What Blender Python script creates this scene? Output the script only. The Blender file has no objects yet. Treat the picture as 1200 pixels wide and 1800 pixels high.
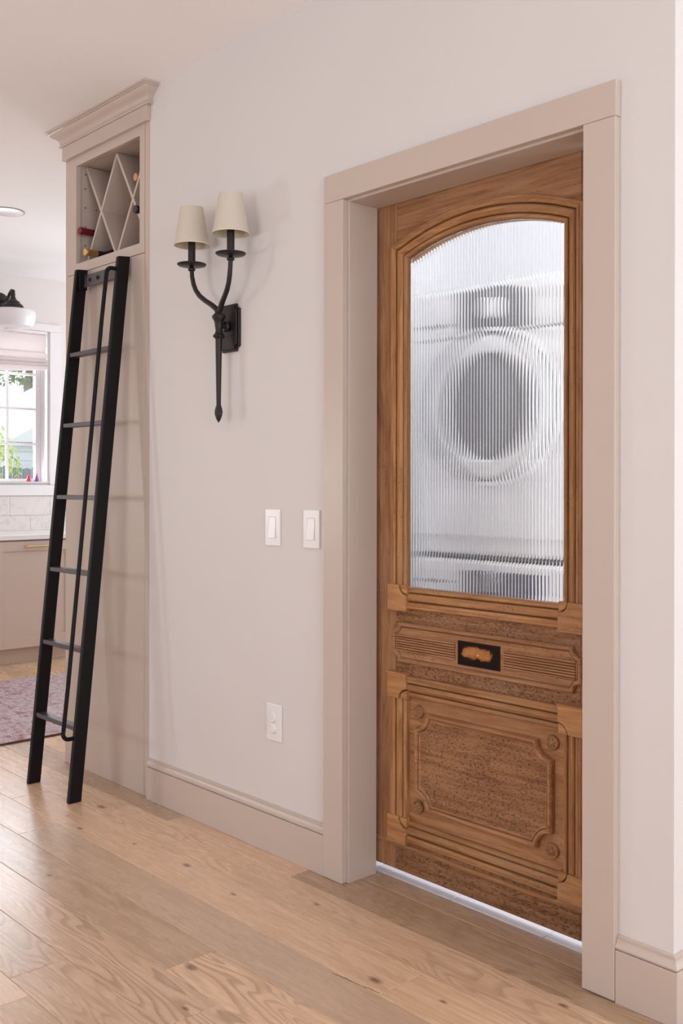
import bpy, bmesh, math, random
from math import sin, cos, pi, radians, atan2, sqrt, asin
from mathutils import Vector, Matrix
random.seed(7)
SC = bpy.context.scene
COL = SC.collection

# ------------------------------------------------------------------ camera, world, lights, exposure
CEIL = 2.668
cam_d = bpy.data.cameras.new('camera'); cam = bpy.data.objects.new('camera', cam_d); COL.objects.link(cam)
cam_d.sensor_fit = 'AUTO'; cam_d.sensor_width = 36.0
cam_d.lens = 1757.71 / 1800 * 36.0
cam_d.shift_y = -49.52 / 1800
cam_d.clip_start = 0.05; cam_d.clip_end = 200
cam.matrix_world = Matrix.Translation((0.1872, -2.0176, 1.18)) @ Matrix.Rotation(radians(47.298), 4, 'Z') @ Matrix.Rotation(radians(90), 4, 'X') @ Matrix.Rotation(radians(0.0914), 4, 'Z')
SC.camera = cam

world = bpy.data.worlds.new('world'); SC.world = world; world.use_nodes = True
bg = world.node_tree.nodes['Background']
bg.inputs[0].default_value = (0.90, 0.95, 1.0, 1); bg.inputs[1].default_value = 2.5

def area(name, loc, target, sx, sy, power, col=(1, 1, 1)):
    d = bpy.data.lights.new(name, 'AREA'); d.shape = 'RECTANGLE'; d.size = sx; d.size_y = sy
    d.energy = power; d.color = col
    o = bpy.data.objects.new(name, d); COL.objects.link(o)
    o.location = loc
    o.rotation_euler = (Vector(target) - Vector(loc)).to_track_quat('-Z', 'Y').to_euler()
    return o

# daylight at window openings; front and kitchen side ones are added fill
area('daylight_side_window', (-6.62, -3.35, 1.22), (0, -3.35, 1.22), 0.36, 0.42, 26, (0.94, 0.97, 1.0))
area('fill_front', (-1.7, -4.46, 1.5), (-1.7, 0, 6.2), 1.4, 1.7, 16, (0.89, 0.945, 1.0))  # added fill behind the camera, aimed up to lift the ceiling
area('daylight_right_window', (3.16, -1.35, 1.40), (0, -1.35, 4.0), 3.6, 2.0, 54, (0.87, 0.935, 1.0))
area('daylight_hall_window', (1.2, 2.96, 1.5), (1.2, 0, 2.4), 2.6, 1.9, 4, (0.90, 0.95, 1.0))
area('daylight_kitchen_window', (-6.80, 0.893, 1.72), (0, 0.893, 2.4), 0.85, 1.05, 24, (0.86, 0.92, 1.0))
area('fill_kitchen_side', (-5.3, 2.96, 1.6), (-5.3, 0, 3.8), 1.7, 1.5, 19, (0.89, 0.94, 1.0))  # added fill, aimed up to brighten the kitchen ceiling
area('laundry_ceiling_lamp', (-1.75, 0.36, CEIL - 0.05), (-1.75, 0.42, 0), 0.9, 0.3, 5, (0.93, 0.96, 1.0))
area('fill_laundry', (-1.056, 0.36, 1.35), (-3, 0.40, 1.35), 0.4, 1.9, 14, (0.95, 0.97, 1.0))  # added fill against the closed laundry wall; no window opens there

SC.view_settings.view_transform = 'Standard'
SC.view_settings.look = 'None'
SC.view_settings.exposure = 0.20
SC.view_settings.gamma = 1.0
SC.view_settings.use_curve_mapping = False
SC.cycles.max_bounces = 12
SC.cycles.diffuse_bounces = 6
SC.cycles.glossy_bounces = 5
SC.cycles.transmission_bounces = 8
SC.cycles.transparent_max_bounces = 12
SC.cycles.sample_clamp_indirect = 6.0
SC.cycles.caustics_refractive = False
SC.cycles.caustics_reflective = False
SC.cycles.use_denoising = True
SC.cycles.blur_glossy = 0.5

# ------------------------------------------------------------------ helpers
ORG = {}
def empty(name, loc, label=None, cat=None, group=None, kind=None):
    o = bpy.data.objects.new(name, None); COL.objects.link(o); o.location = loc
    o.empty_display_size = 0.05
    ORG[o] = Vector(loc); tag(o, label, cat, group, kind); return o
def tag(o, label=None, cat=None, group=None, kind=None):
    if label: o['label'] = label
    if cat: o['category'] = cat
    if group: o['group'] = group
    if kind: o['kind'] = kind
    return o

class MB:
    def __init__(s): s.v = []; s.f = []
    def add(s, vs, fs):
        n = len(s.v); s.v += [tuple(p) for p in vs]; s.f += [tuple(i + n for i in f) for f in fs]; return s
    def box(s, x0, x1, y0, y1, z0, z1):
        x0, x1 = min(x0, x1), max(x0, x1); y0, y1 = min(y0, y1), max(y0, y1); z0, z1 = min(z0, z1), max(z0, z1)
        return s.add([(x0,y0,z0),(x1,y0,z0),(x1,y1,z0),(x0,y1,z0),(x0,y0,z1),(x1,y0,z1),(x1,y1,z1),(x0,y1,z1)],
                     [(0,3,2,1),(4,5,6,7),(0,1,5,4),(1,2,6,5),(2,3,7,6),(3,0,4,7)])
    def prism(s, poly, f):      # poly 2D ccw; f(p, t) -> 3D, t in 0,1
        n = len(poly)
        vs = [f(p, 0) for p in poly] + [f(p, 1) for p in poly]
        return s.add(vs, [tuple(range(n))[::-1], tuple(range(n, 2*n))] + [(i, (i+1) % n, n + (i+1) % n, n + i) for i in range(n)])
    def loft(s, rings, closed=True, caps=True):
        n = len(rings[0]); vs = [p for r in rings for p in r]; fs = []
        for k in range(len(rings) - 1):
            for i in range(n if closed else n - 1):
                j = (i + 1) % n
                fs.append((k*n + i, k*n + j, (k+1)*n + j, (k+1)*n + i))
        if caps:
            fs.append(tuple(range(n))[::-1]); fs.append(tuple((len(rings)-1)*n + i for i in range(n)))
        return s.add(vs, fs)
    def tube(s, pts, r, seg=10):
        pts = [Vector(p) for p in pts]; rs = r if isinstance(r, (list, tuple)) else [r]*len(pts)
        rings = []; ref = None
        for i, p in enumerate(pts):
            t = (pts[min(i+1, len(pts)-1)] - pts[max(i-1, 0)]).normalized()
            if ref is None: ref = Vector((0,0,1)) if abs(t.z) < .9 else Vector((1,0,0))
            a = (ref - t*ref.dot(t)).normalized(); ref = a; b = t.cross(a)
            rings.append([p + (a*cos(2*pi*k/seg) + b*sin(2*pi*k/seg))*rs[i] for k in range(seg)])
        return s.loft(rings)
    def lathe(s, prof, c=(0,0,0), axis='Z', seg=24, caps=True):     # prof: (r, h)
        c = Vector(c); rings = []
        for r, h in prof:
            ring = []
            for k in range(seg):
                a = 2*pi*k/seg; u, w = r*cos(a), r*sin(a)
                ring.append(c + (Vector((u, w, h)) if axis == 'Z' else Vector((u, -h, w)) if axis == '-Y' else Vector((h, u, w))))
            rings.append(ring)
        return s.loft(rings, True, caps)
    def build(s, name, m, parent=None, smooth=False, bevel=0, seg=1, angle=35, origin=None, kind=None, label=None, fix=True):
        me = bpy.data.meshes.new(name)
        org = ORG[parent] if parent is not None and parent in ORG else Vector(origin or (0,0,0))
        me.from_pydata([tuple(Vector(p) - org) for p in s.v], [], s.f); me.update()
        if fix:
            bm = bmesh.new(); bm.from_mesh(me); bmesh.ops.recalc_face_normals(bm, faces=bm.faces); bm.to_mesh(me); bm.free()
        o = bpy.data.objects.new(name, me); COL.objects.link(o)
        if m: me.materials.append(m)
        if parent is not None: o.parent = parent
        else: o.location = org
        ORG[o] = org
        if smooth:
            me.polygons.foreach_set('use_smooth', [True]*len(me.polygons))
            me.set_sharp_from_angle(angle=radians(angle))
        if bevel:
            b = o.modifiers.new('edge', 'BEVEL'); b.width = bevel; b.segments = seg; b.limit_method = 'ANGLE'; b.angle_limit = radians(30)
        if kind: o['kind'] = kind
        if label: o['label'] = label
        return o
def box(x0,x1,y0,y1,z0,z1): return MB().box(x0,x1,y0,y1,z0,z1)
def copy_tree(o, parent=None):
    c = o.copy(); COL.objects.link(c)
    if parent: c.parent = parent
    for ch in list(o.children): copy_tree(ch, c)
    return c

# ------------------------------------------------------------------ materials
class M:
    def __init__(s, name):
        s.m = bpy.data.materials.new(name); s.m.use_nodes = True; s.nt = s.m.node_tree
        s.b = s.nt.nodes['Principled BSDF']
    def n(s, t, **k):
        x = s.nt.nodes.new(t)
        for a, v in k.items(): setattr(x, a, v)
        return x
    def l(s, a, b): s.nt.links.new(a, b)
    def put(s, sock, v):
        if hasattr(v, 'is_output'): s.l(v, sock)
        else: sock.default_value = v
    def coord(s, scale=(1,1,1), rnd=0.0, kind='Object'):
        tc = s.n('ShaderNodeTexCoord'); mp = s.n('ShaderNodeMapping'); out = tc.outputs[kind]
        if rnd:
            oi = s.n('ShaderNodeObjectInfo'); vm = s.n('ShaderNodeVectorMath', operation='ADD')
            ml = s.n('ShaderNodeMath', operation='MULTIPLY'); s.l(oi.outputs['Random'], ml.inputs[0]); ml.inputs[1].default_value = rnd
            cb = s.n('ShaderNodeCombineXYZ')
            for i in range(3): s.l(ml.outputs[0], cb.inputs[i])
            s.l(out, vm.inputs[0]); s.l(cb.outputs[0], vm.inputs[1]); out = vm.outputs[0]
        s.l(out, mp.inputs[0]); mp.inputs['Scale'].default_value = scale
        return mp.outputs[0]
    def noise(s, vec, scale=5, detail=4, rough=.55, dist=0):
        x = s.n('ShaderNodeTexNoise'); s.l(vec, x.inputs['Vector']); x.inputs['Scale'].default_value = scale
        x.inputs['Detail'].default_value = detail; x.inputs['Roughness'].default_value = rough; x.inputs['Distortion'].default_value = dist
        return x.outputs['Fac']
    def math(s, op, a, b=0.5, c=None, clamp=False):
        x = s.n('ShaderNodeMath', operation=op, use_clamp=clamp); s.put(x.inputs[0], a); s.put(x.inputs[1], b)
        if c is not None: s.put(x.inputs[2], c)
        return x.outputs[0]
    def ramp(s, fac, stops, interp='LINEAR'):
        x = s.n('ShaderNodeValToRGB'); x.color_ramp.interpolation = interp; e = x.color_ramp.elements
        while len(e) < len(stops): e.new(.5)
        for k, (p, c) in enumerate(stops):
            e[k].position = p; e[k].color = (*c, 1) if len(c) == 3 else c
        s.l(fac, x.inputs[0]); return x.outputs[0]
    def mix(s, a, b, fac, mode='MIX'):
        x = s.n('ShaderNodeMix', data_type='RGBA', blend_type=mode)
        s.put(x.inputs[0], fac)
        for sock, v in ((x.inputs[6], a), (x.inputs[7], b)):
            if hasattr(v, 'is_output'): s.l(v, sock)
            else: sock.default_value = (*v, 1) if len(v) == 3 else v
        return x.outputs[2]
    def bump(s, h, strength=.2, dist=.002):
        x = s.n('ShaderNodeBump'); x.inputs['Strength'].default_value = strength; x.inputs['Distance'].default_value = dist
        s.l(h, x.inputs['Height']); s.l(x.outputs[0], s.b.inputs['Normal'])
    def set(s, col=None, rough=None, metal=None, spec=None, **k):
        if col is not None: s.put(s.b.inputs['Base Color'], (*col, 1) if isinstance(col, tuple) and len(col) == 3 else col)
        if rough is not None: s.put(s.b.inputs['Roughness'], rough)
        if metal is not None: s.b.inputs['Metallic'].default_value = metal
        if spec is not None: s.b.inputs['Specular IOR Level'].default_value = spec
        for a, v in k.items(): s.b.inputs[a.replace('_', ' ')].default_value = v
        return s.m

def paint(name, col, rough=.5, var=.03, bump=.08, scale=60, spec=.5):
    m = M(name); c = m.coord()
    f = m.noise(c, 2.5, 3)
    col2 = tuple(x*(1-var) for x in col)
    m.set(m.mix(col2, col, f), rough, spec=spec)
    if bump: m.bump(m.noise(c, scale*4, 3), bump, .001)
    return m.m
def flat(name, col, rough=.5, metal=0, spec=.5, **k): 
    m = M(name); c = m.coord(); f = m.noise(c, 9, 3)
    m.set(m.mix(tuple(x*.94 for x in col), col, f), rough, metal, spec, **k); return m.m

WALL = paint('wall_paint', (0.725, 0.70, 0.70), .55, .02, .10, 90, .3)
CEILM = paint('ceiling_paint', (0.93, 0.92, 0.93), .8, .015, .05, 60, .2)
KWALL = paint('kitchen_wall_paint', (0.80, 0.755, 0.735), .6, .02, .06, 60, .3)
LAUND = paint('laundry_wall_paint', (0.86, 0.87, 0.88), .6, .01, .05)
GREIGE = paint('greige_trim_paint', (0.575, 0.485, 0.43), .33, .03, .10, 30, .45)
WHITE_TRIM = paint('white_trim_paint', (0.86, 0.84, 0.85), .35, .01, .03, 30)
CAB_KIT = paint('kitchen_cabinet_paint', (0.60, 0.49, 0.415), .4, .03, .04, 30)
PLASTIC = flat('white_plastic', (0.86, 0.84, 0.85), .28)
BLACK = flat('black_powder_metal', (0.006, 0.005, 0.006), .42, .0, .2)
RUNGM = flat('lit_black_metal', (0.075, 0.07, 0.085), .36, .3, .9)  # same ladder black; light reflected by rungs is put into the lighter colour
IRON = flat('dark_bronze_iron', (0.022, 0.016, 0.017), .42, .35, .5)
HOLE = flat('dark_hole', (0.02, 0.012, 0.01), .8)
BRASS = flat('brass', (0.78, 0.52, 0.22), .28, 1.0)
GOLD = flat('gold_foil', (0.85, 0.55, 0.22), .3, .85)
REDFOIL = flat('red_capsule_foil', (0.20, 0.012, 0.03), .35, .3)
COPPER = flat('copper_foil', (0.75, 0.42, 0.28), .35, .7)
BLKFOIL = flat('black_capsule_foil', (0.015, 0.016, 0.025), .35)
BOTTLE = flat('dark_bottle_glass', (0.008, 0.010, 0.008), .08, 0, .8)
QUARTZ = flat('white_quartz', (0.88, 0.86, 0.87), .22)
APPL = flat('white_enamel', (0.86, 0.87, 0.89), .25)
APPLG = flat('grey_plastic', (0.15, 0.155, 0.175), .3)
DARKG = flat('dark_tinted_glass', (0.21, 0.22, 0.24), .12)
CHROME = flat('chrome', (0.55, 0.56, 0.58), .2, 1.0)
PORC = flat('milk_glass', (0.86, 0.85, 0.88), .18, 0, .5)
TILEW = flat('white_floor_tile', (0.84, 0.83, 0.90), .3)
RED = flat('red_glaze', (0.75, 0.05, 0.08), .3)
PURP = flat('purple_glaze', (0.28, 0.12, 0.38), .3)

def mk_backsplash():
    m = M('marble_backsplash'); c = m.coord()
    v = m.noise(c, 3, 6, .6, 2.5)
    w = m.ramp(v, [(0, (.78,.73,.70)), (.48, (.78,.73,.70)), (.5, (.66,.61,.60)), (.52, (.78,.73,.70)), (1, (.80,.76,.73))])
    m.set(w, .3); return m.m
MARBLE = mk_backsplash()

def mk_shade(name, base, scale, trans):
    m = M(name); c = m.coord()
    wv = m.n('ShaderNodeTexWave'); wv.inputs['Scale'].default_value = scale; wv.bands_direction = 'Z'; m.l(c, wv.inputs[0]); wv.inputs['Distortion'].default_value = 1.5
    col = m.mix(tuple(x*.93 for x in base), base, wv.outputs['Fac'])
    m.set(col, .85, spec=.2)
    if trans:
        tr = m.n('ShaderNodeBsdfTranslucent'); m.l(col, tr.inputs[0])
        ms = m.n('ShaderNodeMixShader'); ms.inputs[0].default_value = trans
        out = m.nt.nodes['Material Output']; m.l(m.b.outputs[0], ms.inputs[1]); m.l(tr.outputs[0], ms.inputs[2]); m.l(ms.outputs[0], out.inputs[0])
    m.bump(m.noise(c, 260, 2), .2, .001)
    return m.m
LINEN = mk_shade('linen_shade', (0.86, 0.80, 0.70), 60, .30)
LINER = flat('shade_liner', (0.70, 0.62, 0.48), .5)
ROMAN = mk_shade('roman_linen', (0.86, 0.80, 0.785), 40, .35)

def mk_wood(name, axis, pit=.5, tone=1.0, warm=0.0):
    # weathered stripped pine: stretched grain lines, darker streaks and worm-eaten specks
    m = M(name)
    st = (1.0, 14.0, 14.0) if axis == 'X' else (14.0, 14.0, 1.0)
    st2 = (1.0, 5.0, 5.0) if axis == 'X' else (5.0, 5.0, 1.0)
    c = m.coord(st, 37.0); c2 = m.coord(st2, 61.0); c3 = m.coord((1,1,1), 17.0)
    g = m.noise(c, 5.5, 7, .62, .6)
    rings = m.math('SINE', m.math('MULTIPLY', m.noise(c2, 2.2, 3, .5, .4), 55.0), 0)
    rings = m.math('MULTIPLY_ADD', rings, .5, .5)
    L = (0.435*tone, 0.232*tone, (0.118-.012*warm)*tone); D = (0.225*tone, 0.102*tone, 0.044*tone)
    col = m.mix(D, L, m.ramp(g, [(.30, (0,0,0)), (.62, (1,1,1))]))
    col = m.mix(col, (D[0]*.85, D[1]*.8, D[2]*.75), m.math('MULTIPLY', rings, .10))
    blot = m.noise(c3, 5, 4, .6)
    col = m.mix(col, (0.385*tone, 0.235*tone, 0.142*tone), m.ramp(blot, [(.5, (0,0,0)), (.75, (.55,.55,.55))]))
    # worm-eaten specks, gathered in patches and fewer towards the top of the door
    sv = (1.0, 2.6, 2.6) if axis == 'X' else (2.6, 2.6, 1.0)
    sp = m.noise(m.coord(sv, 11.0), 105, 2.5, .55, .3)
    patch = m.noise(c3, 6, 4, .65)
    th = m.math('SUBTRACT', m.math('ADD', sp, m.math('MULTIPLY', patch, .34)), .815 - .06*pit)
    spk = m.math('MULTIPLY', th, 9.0, clamp=True)
    col = m.mix(col, (0.115*tone, 0.045*tone, 0.020*tone), m.math('MULTIPLY', spk, min(.85, .35 + .4*pit)))
    oi = m.n('ShaderNodeObjectInfo')
    hs = m.n('ShaderNodeHueSaturation'); m.l(col, hs.inputs['Color']); m.l(m.math('MULTIPLY_ADD', oi.outputs['Random'], .22, .90), hs.inputs['Value'])
    hs.inputs['Saturation'].default_value = 1.04
    m.set(hs.outputs[0], .55, spec=.35)
    h = m.math('SUBTRACT', m.math('MULTIPLY', g, .5), m.math('MULTIPLY', spk, 1.0))
    m.bump(h, .5, .0015)
    return m.m
W_V = mk_wood('stripped_pine_vertical', 'Z', .5, .92)
W_H = mk_wood('stripped_pine_horizontal', 'X', .2, 1.0)
W_VM = mk_wood('pine_moulding_vertical', 'Z', .45, 1.10, 1)
W_HM = mk_wood('pine_moulding_horizontal', 'X', .5, 1.08, 1)
W_HP = mk_wood('pitted_pine_horizontal', 'X', 2.2, .80)
W_VP = mk_wood('pitted_pine_vertical', 'Z', .9, .92)
W_B = mk_wood('pine_corner_block', 'X', .1, 1.15, 1)

KNOTS = [(-3.088,-.185,.022),(-2.933,-.354,.012),(-3.078,-.321,.008),(-2.679,-.293,.009),(-2.408,-.271,.016),(-2.134,-.296,.011),
         (-1.854,-.632,.018),(-1.504,-.345,.018),(-1.134,-.113,.012),(-1.45,-.62,.012),(-1.70,-.75,.010),(-1.92,-.165,.010),(-2.62,-.62,.010),(-1.33,-.30,.010)]
def mk_floor():
    m = M('oak_plank'); 
    oi = m.n('ShaderNodeObjectInfo'); sep = m.n('ShaderNodeSeparateColor'); m.l(oi.outputs['Color'], sep.inputs[0])
    c = m.coord((1, 12, 12), 83.0); c2 = m.coord((1, 6.5, 6.5), 47.0); c3 = m.coord((1, 1, 1), 29.0)
    g = m.noise(c, 3.2, 8, .66, .5)
    fine = m.noise(m.coord((1, 40, 40), 5.0), 9, 4, .6)
    warp = m.noise(c2, 1.15, 2, .45, .35)
    rg = m.math('FRACT', m.math('MULTIPLY', warp, 25.0), 0)
    rg = m.ramp(rg, [(0, (.1,.1,.1)), (.45, (.0,.0,.0)), (.80, (.9,.9,.9)), (.92, (1,1,1)), (1, (.1,.1,.1))])
    blot = m.noise(c3, 2.2, 3, .5)
    A = (0.770, 0.535, 0.360); B = (0.610, 0.390, 0.245)
    col = m.mix(B, A, m.ramp(g, [(.25, (0,0,0)), (.58, (1,1,1))]))
    col = m.mix(col, (0.39, 0.235, 0.14), m.math('MULTIPLY', rg, m.math('MULTIPLY', sep.outputs[2], m.ramp(blot, [(.30, (.3,.3,.3)), (.55, (1,1,1))]))))
    col = m.mix(col, (0.40, 0.25, 0.16), m.math('MULTIPLY', m.ramp(fine, [(.35, (1,1,1)), (.55, (0,0,0))]), .22))
    # plank tone carried by the object colour (r: value, g: greyness)
    grey = m.mix(col, (0.52, 0.40, 0.325), sep.outputs[1])
    hs = m.n('ShaderNodeHueSaturation'); m.l(grey, hs.inputs['Color']); m.l(sep.outputs[0], hs.inputs['Value'])
    col = hs.outputs[0]
    # knots at their places on the boards
    geo = m.n('ShaderNodeNewGeometry'); k = None
    nz = m.noise(m.coord(), 60, 3)
    for (x, y, r) in KNOTS:
        vm = m.n('ShaderNodeVectorMath', operation='SUBTRACT'); m.l(geo.outputs['Position'], vm.inputs[0]); vm.inputs[1].default_value = (x, y, 0)
        v2 = m.n('ShaderNodeVectorMath', operation='MULTIPLY'); m.l(vm.outputs[0], v2.inputs[0]); v2.inputs[1].default_value = (.8/r, 1.5/r, 0)
        ln = m.n('ShaderNodeVectorMath', operation='LENGTH'); m.l(v2.outputs[0], ln.inputs[0])
        d = m.math('SUBTRACT', m.math('ADD', 1.0, m.math('MULTIPLY', nz, .8)), m.math('MULTIPLY', ln.outputs['Value'], 1.15), clamp=True)
        k = d if k is None else m.math('MAXIMUM', k, d)
    # the long crack beside the big knot
    sx = m.n('ShaderNodeSeparateXYZ'); m.l(geo.outputs['Position'], sx.inputs[0])
    line = m.math('ABSOLUTE', m.math('SUBTRACT', m.math('ADD', sx.outputs[1], m.math('MULTIPLY', nz, .010)), m.math('MULTIPLY_ADD', sx.outputs[0], .12, -.2055+.005)))
    cr = m.math('MULTIPLY', m.math('SUBTRACT', .0022, line), 900, clamp=True)
    inx = m.math('MULTIPLY', m.math('GREATER_THAN', sx.outputs[0], -1.60), m.math('LESS_THAN', sx.outputs[0], -1.455))
    k = m.math('MAXIMUM', k, m.math('MULTIPLY', cr, inx))
    col = m.mix(col, (0.07, 0.04, 0.028), m.math('MULTIPLY', k, .75))
    rr = m.math('MULTIPLY_ADD', g, .14, .20)
    m.set(col, rr, spec=.5)
    saw = m.n('ShaderNodeTexWave'); saw.bands_direction = 'X'; saw.inputs['Scale'].default_value = 28; saw.inputs['Distortion'].default_value = 2.5; m.l(m.coord((1,.25,1), 9.0), saw.inputs[0])
    m.bump(m.math('ADD', m.math('MULTIPLY', g, .6), m.math('MULTIPLY', saw.outputs['Fac'], .12)), .28, .0012)
    return m.m
OAK = mk_floor()

def mk_rug():
    m = M('faded_red_rug'); c = m.coord()
    a = m.noise(c, 14, 6, .75, 1.2); b = m.noise(m.coord((1, 2.5, 1)), 22, 5, .7); d = m.noise(c, 90, 3, .7)
    col = m.ramp(a, [(.3, (.17,.09,.11)), (.42, (.42,.21,.20)), (.5, (.50,.38,.40)), (.58, (.58,.52,.53)), (.7, (.32,.26,.31))])
    col = m.mix(col, (.62,.56,.57), m.ramp(b, [(.48, (0,0,0)), (.6, (.8,.8,.8))]))
    col = m.mix(col, (.22,.15,.18), m.ramp(d, [(.35, (.7,.7,.7)), (.5, (0,0,0))]))
    m.set(col, .95, spec=.1); m.bump(d, .6, .003); return m.m
RUGM = mk_rug()

def mk_glass(name, rough=0.0, col=(.97,.985,1)):
    m = M(name); m.set(col, rough, 0, .5, Transmission_Weight=1.0, IOR=1.48); return m.m
REED = mk_glass('reeded_glass', .0)
def mk_pane():
    m = M('clear_pane'); out = m.nt.nodes['Material Output']
    tr = m.n('ShaderNodeBsdfTransparent'); gl = m.n('ShaderNodeBsdfGlossy'); gl.inputs['Roughness'].default_value = .02
    fr = m.n('ShaderNodeFresnel'); fr.inputs[0].default_value = 1.45; ms = m.n('ShaderNodeMixShader')
    m.l(fr.outputs[0], ms.inputs[0]); m.l(tr.outputs[0], ms.inputs[1]); m.l(gl.outputs[0], ms.inputs[2]); m.l(ms.outputs[0], out.inputs[0]); return m.m
PANE = mk_pane()

# ------------------------------------------------------------------ room shell
XC = -1.575                                  # door axis
OPL, OPR, OPT = -1.985, -1.129, 2.030        # rough opening in the wall
WX0, WX1 = -3.062, -0.926                    # ends of the wall with the door
def struct(name, mb, m, **k): return mb.build(name, m, kind='structure', **k)

w = MB(); w.box(WX0, OPL, 0, .115, 0, CEIL); w.box(OPR, WX1, 0, .115, 0, CEIL); w.box(OPL, OPR, 0, .115, OPT, CEIL)
struct('wall_back', w, WALL)
struct('wall_hall', box(-1.04, WX1, .1151, 3.0, 0, CEIL), WALL)
struct('wall_laundry_left', box(-2.75, -2.65, .1151, 1.35, 0, CEIL), LAUND)
struct('wall_laundry_back', box(-2.75, -1.0401, 1.351, 1.45, 0, CEIL), LAUND)
struct('wall_laundry_right', box(-1.052, -1.0401, .1151, 1.35, 0, CEIL), LAUND)
struct('wall_kitchen_right', box(-3.72, -3.60, .66, 3.0, 0, CEIL), KWALL)
# left wall, with the kitchen window and a side window
KW = (.42, 1.365, 1.172, 2.283)              # y0 y1 z0 z1
SW = (-3.65, -3.05, .85, 1.60)
def wall_with_holes(x0, x1, y0, y1, holes):
    w = MB(); ys = sorted(holes); cur = y0
    for (a, b, c, d) in ys:
        w.box(x0, x1, cur, a, 0, CEIL); w.box(x0, x1, a, b, 0, c); w.box(x0, x1, a, b, d, CEIL); cur = b
    w.box(x0, x1, cur, y1, 0, CEIL); return w
struct('wall_left', wall_with_holes(-6.80, -6.63, -4.5, 3.0, [SW, KW]), KWALL)
struct('wall_right', wall_with_holes(3.2, 3.35, -4.5, 3.0, [(-3.2, .5, .35, 2.45)]), WALL)
def wallx(y0, y1, x0, x1, holes):
    w = MB(); cur = x0
    for (a, b, c, d) in sorted(holes):
        w.box(cur, a, y0, y1, 0, CEIL); w.box(a, b, y0, y1, 0, c); w.box(a, b, y0, y1, d, CEIL); cur = b
    w.box(cur, x1, y0, y1, 0, CEIL); return w
struct('wall_front', wallx(-4.65, -4.5, -6.8, 3.35, [(-2.45, -.95, .6, 2.4)]), WALL)
struct('wall_far', wallx(3.0, 3.15, -6.8, 3.35, [(-6.2, -4.4, .8, 2.4), (-.15, 2.55, .5, 2.5)]), KWALL)
struct('ceiling', box(-6.8, 3.35, -4.65, 3.15, CEIL, CEIL + .12), CEILM)
# frames of the unseen windows, two of them added to carry fill lamps
for nm, (x0,x1,y0,y1,z0,z1), ax in (('window_2', (-6.76,-6.70,-3.65,-3.05,.85,1.60), 'x'), ('window_3', (3.24,3.30,-3.2,.5,.35,2.45), 'x'),
                                   ('fill_opening_front', (-2.45,-.95,-4.60,-4.54,.6,2.4), 'y'), ('fill_opening_kitchen', (-6.2,-4.4,3.05,3.11,.8,2.4), 'y'), ('window_6', (-.15,2.55,3.05,3.11,.5,2.5), 'y')):
    w = MB(); t = .05
    if ax == 'x':
        w.box(x0,x1,y0,y0+t,z0,z1); w.box(x0,x1,y1-t,y1,z0,z1); w.box(x0,x1,y0+t,y1-t,z0,z0+t); w.box(x0,x1,y0+t,y1-t,z1-t,z1)
    else:
        w.box(x0,x0+t,y0,y1,z0,z1); w.box(x1-t,x1,y0,y1,z0,z1); w.box(x0+t,x1-t,y0,y1,z0,z0+t); w.box(x0+t,x1-t,y0,y1,z1-t,z1)
    struct(nm, w, WHITE_TRIM)

# ---- floor: base slab and individual oak boards
floor = struct('floor', box(-6.8, 3.35, -4.65, 3.15, -.10, -.0065), HOLE)
PW = .1485; Y0 = -.09
JOINTS = {0: [-2.797, -2.125], 1: [-2.28], 2: [-1.45], 3: [-3.02], 4: [-1.885], 5: [-1.667], 6: [-2.10]}
TONE = {0: [(.72,.15),(.98,.0),(.66,.0)], 1: [(1.06,.0),(.98,.05)], 2: [(1.02,.0),(1.06,.0)], 3: [(.98,.15),(.92,.35)], 4: [(.80,.05),(1.08,.0)],
        5: [(.98,.1),(1.0,.1)], 6: [(.92,.2),(.95,.1)]}
def plank_mesh(x0, x1, y0, y1, mb):
    g = .0004; b = .0013; x0 += g; x1 -= g; y0 += g; y1 -= g; z0, z1 = -.0065, 0.0
    mb.add([(x0,y0,z0),(x1,y0,z0),(x1,y1,z0),(x0,y1,z0),(x0,y0,z1-b),(x1,y0,z1-b),(x1,y1,z1-b),(x0,y1,z1-b),
            (x0+b,y0+b,z1),(x1-b,y0+b,z1),(x1-b,y1-b,z1),(x0+b,y1-b,z1)],
           [(0,1,5,4),(1,2,6,5),(2,3,7,6),(3,0,4,7),(4,5,9,8),(5,6,10,9),(6,7,11,10),(7,4,8,11),(8,9,10,11)])
rp = random.Random(3); field = MB()
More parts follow.
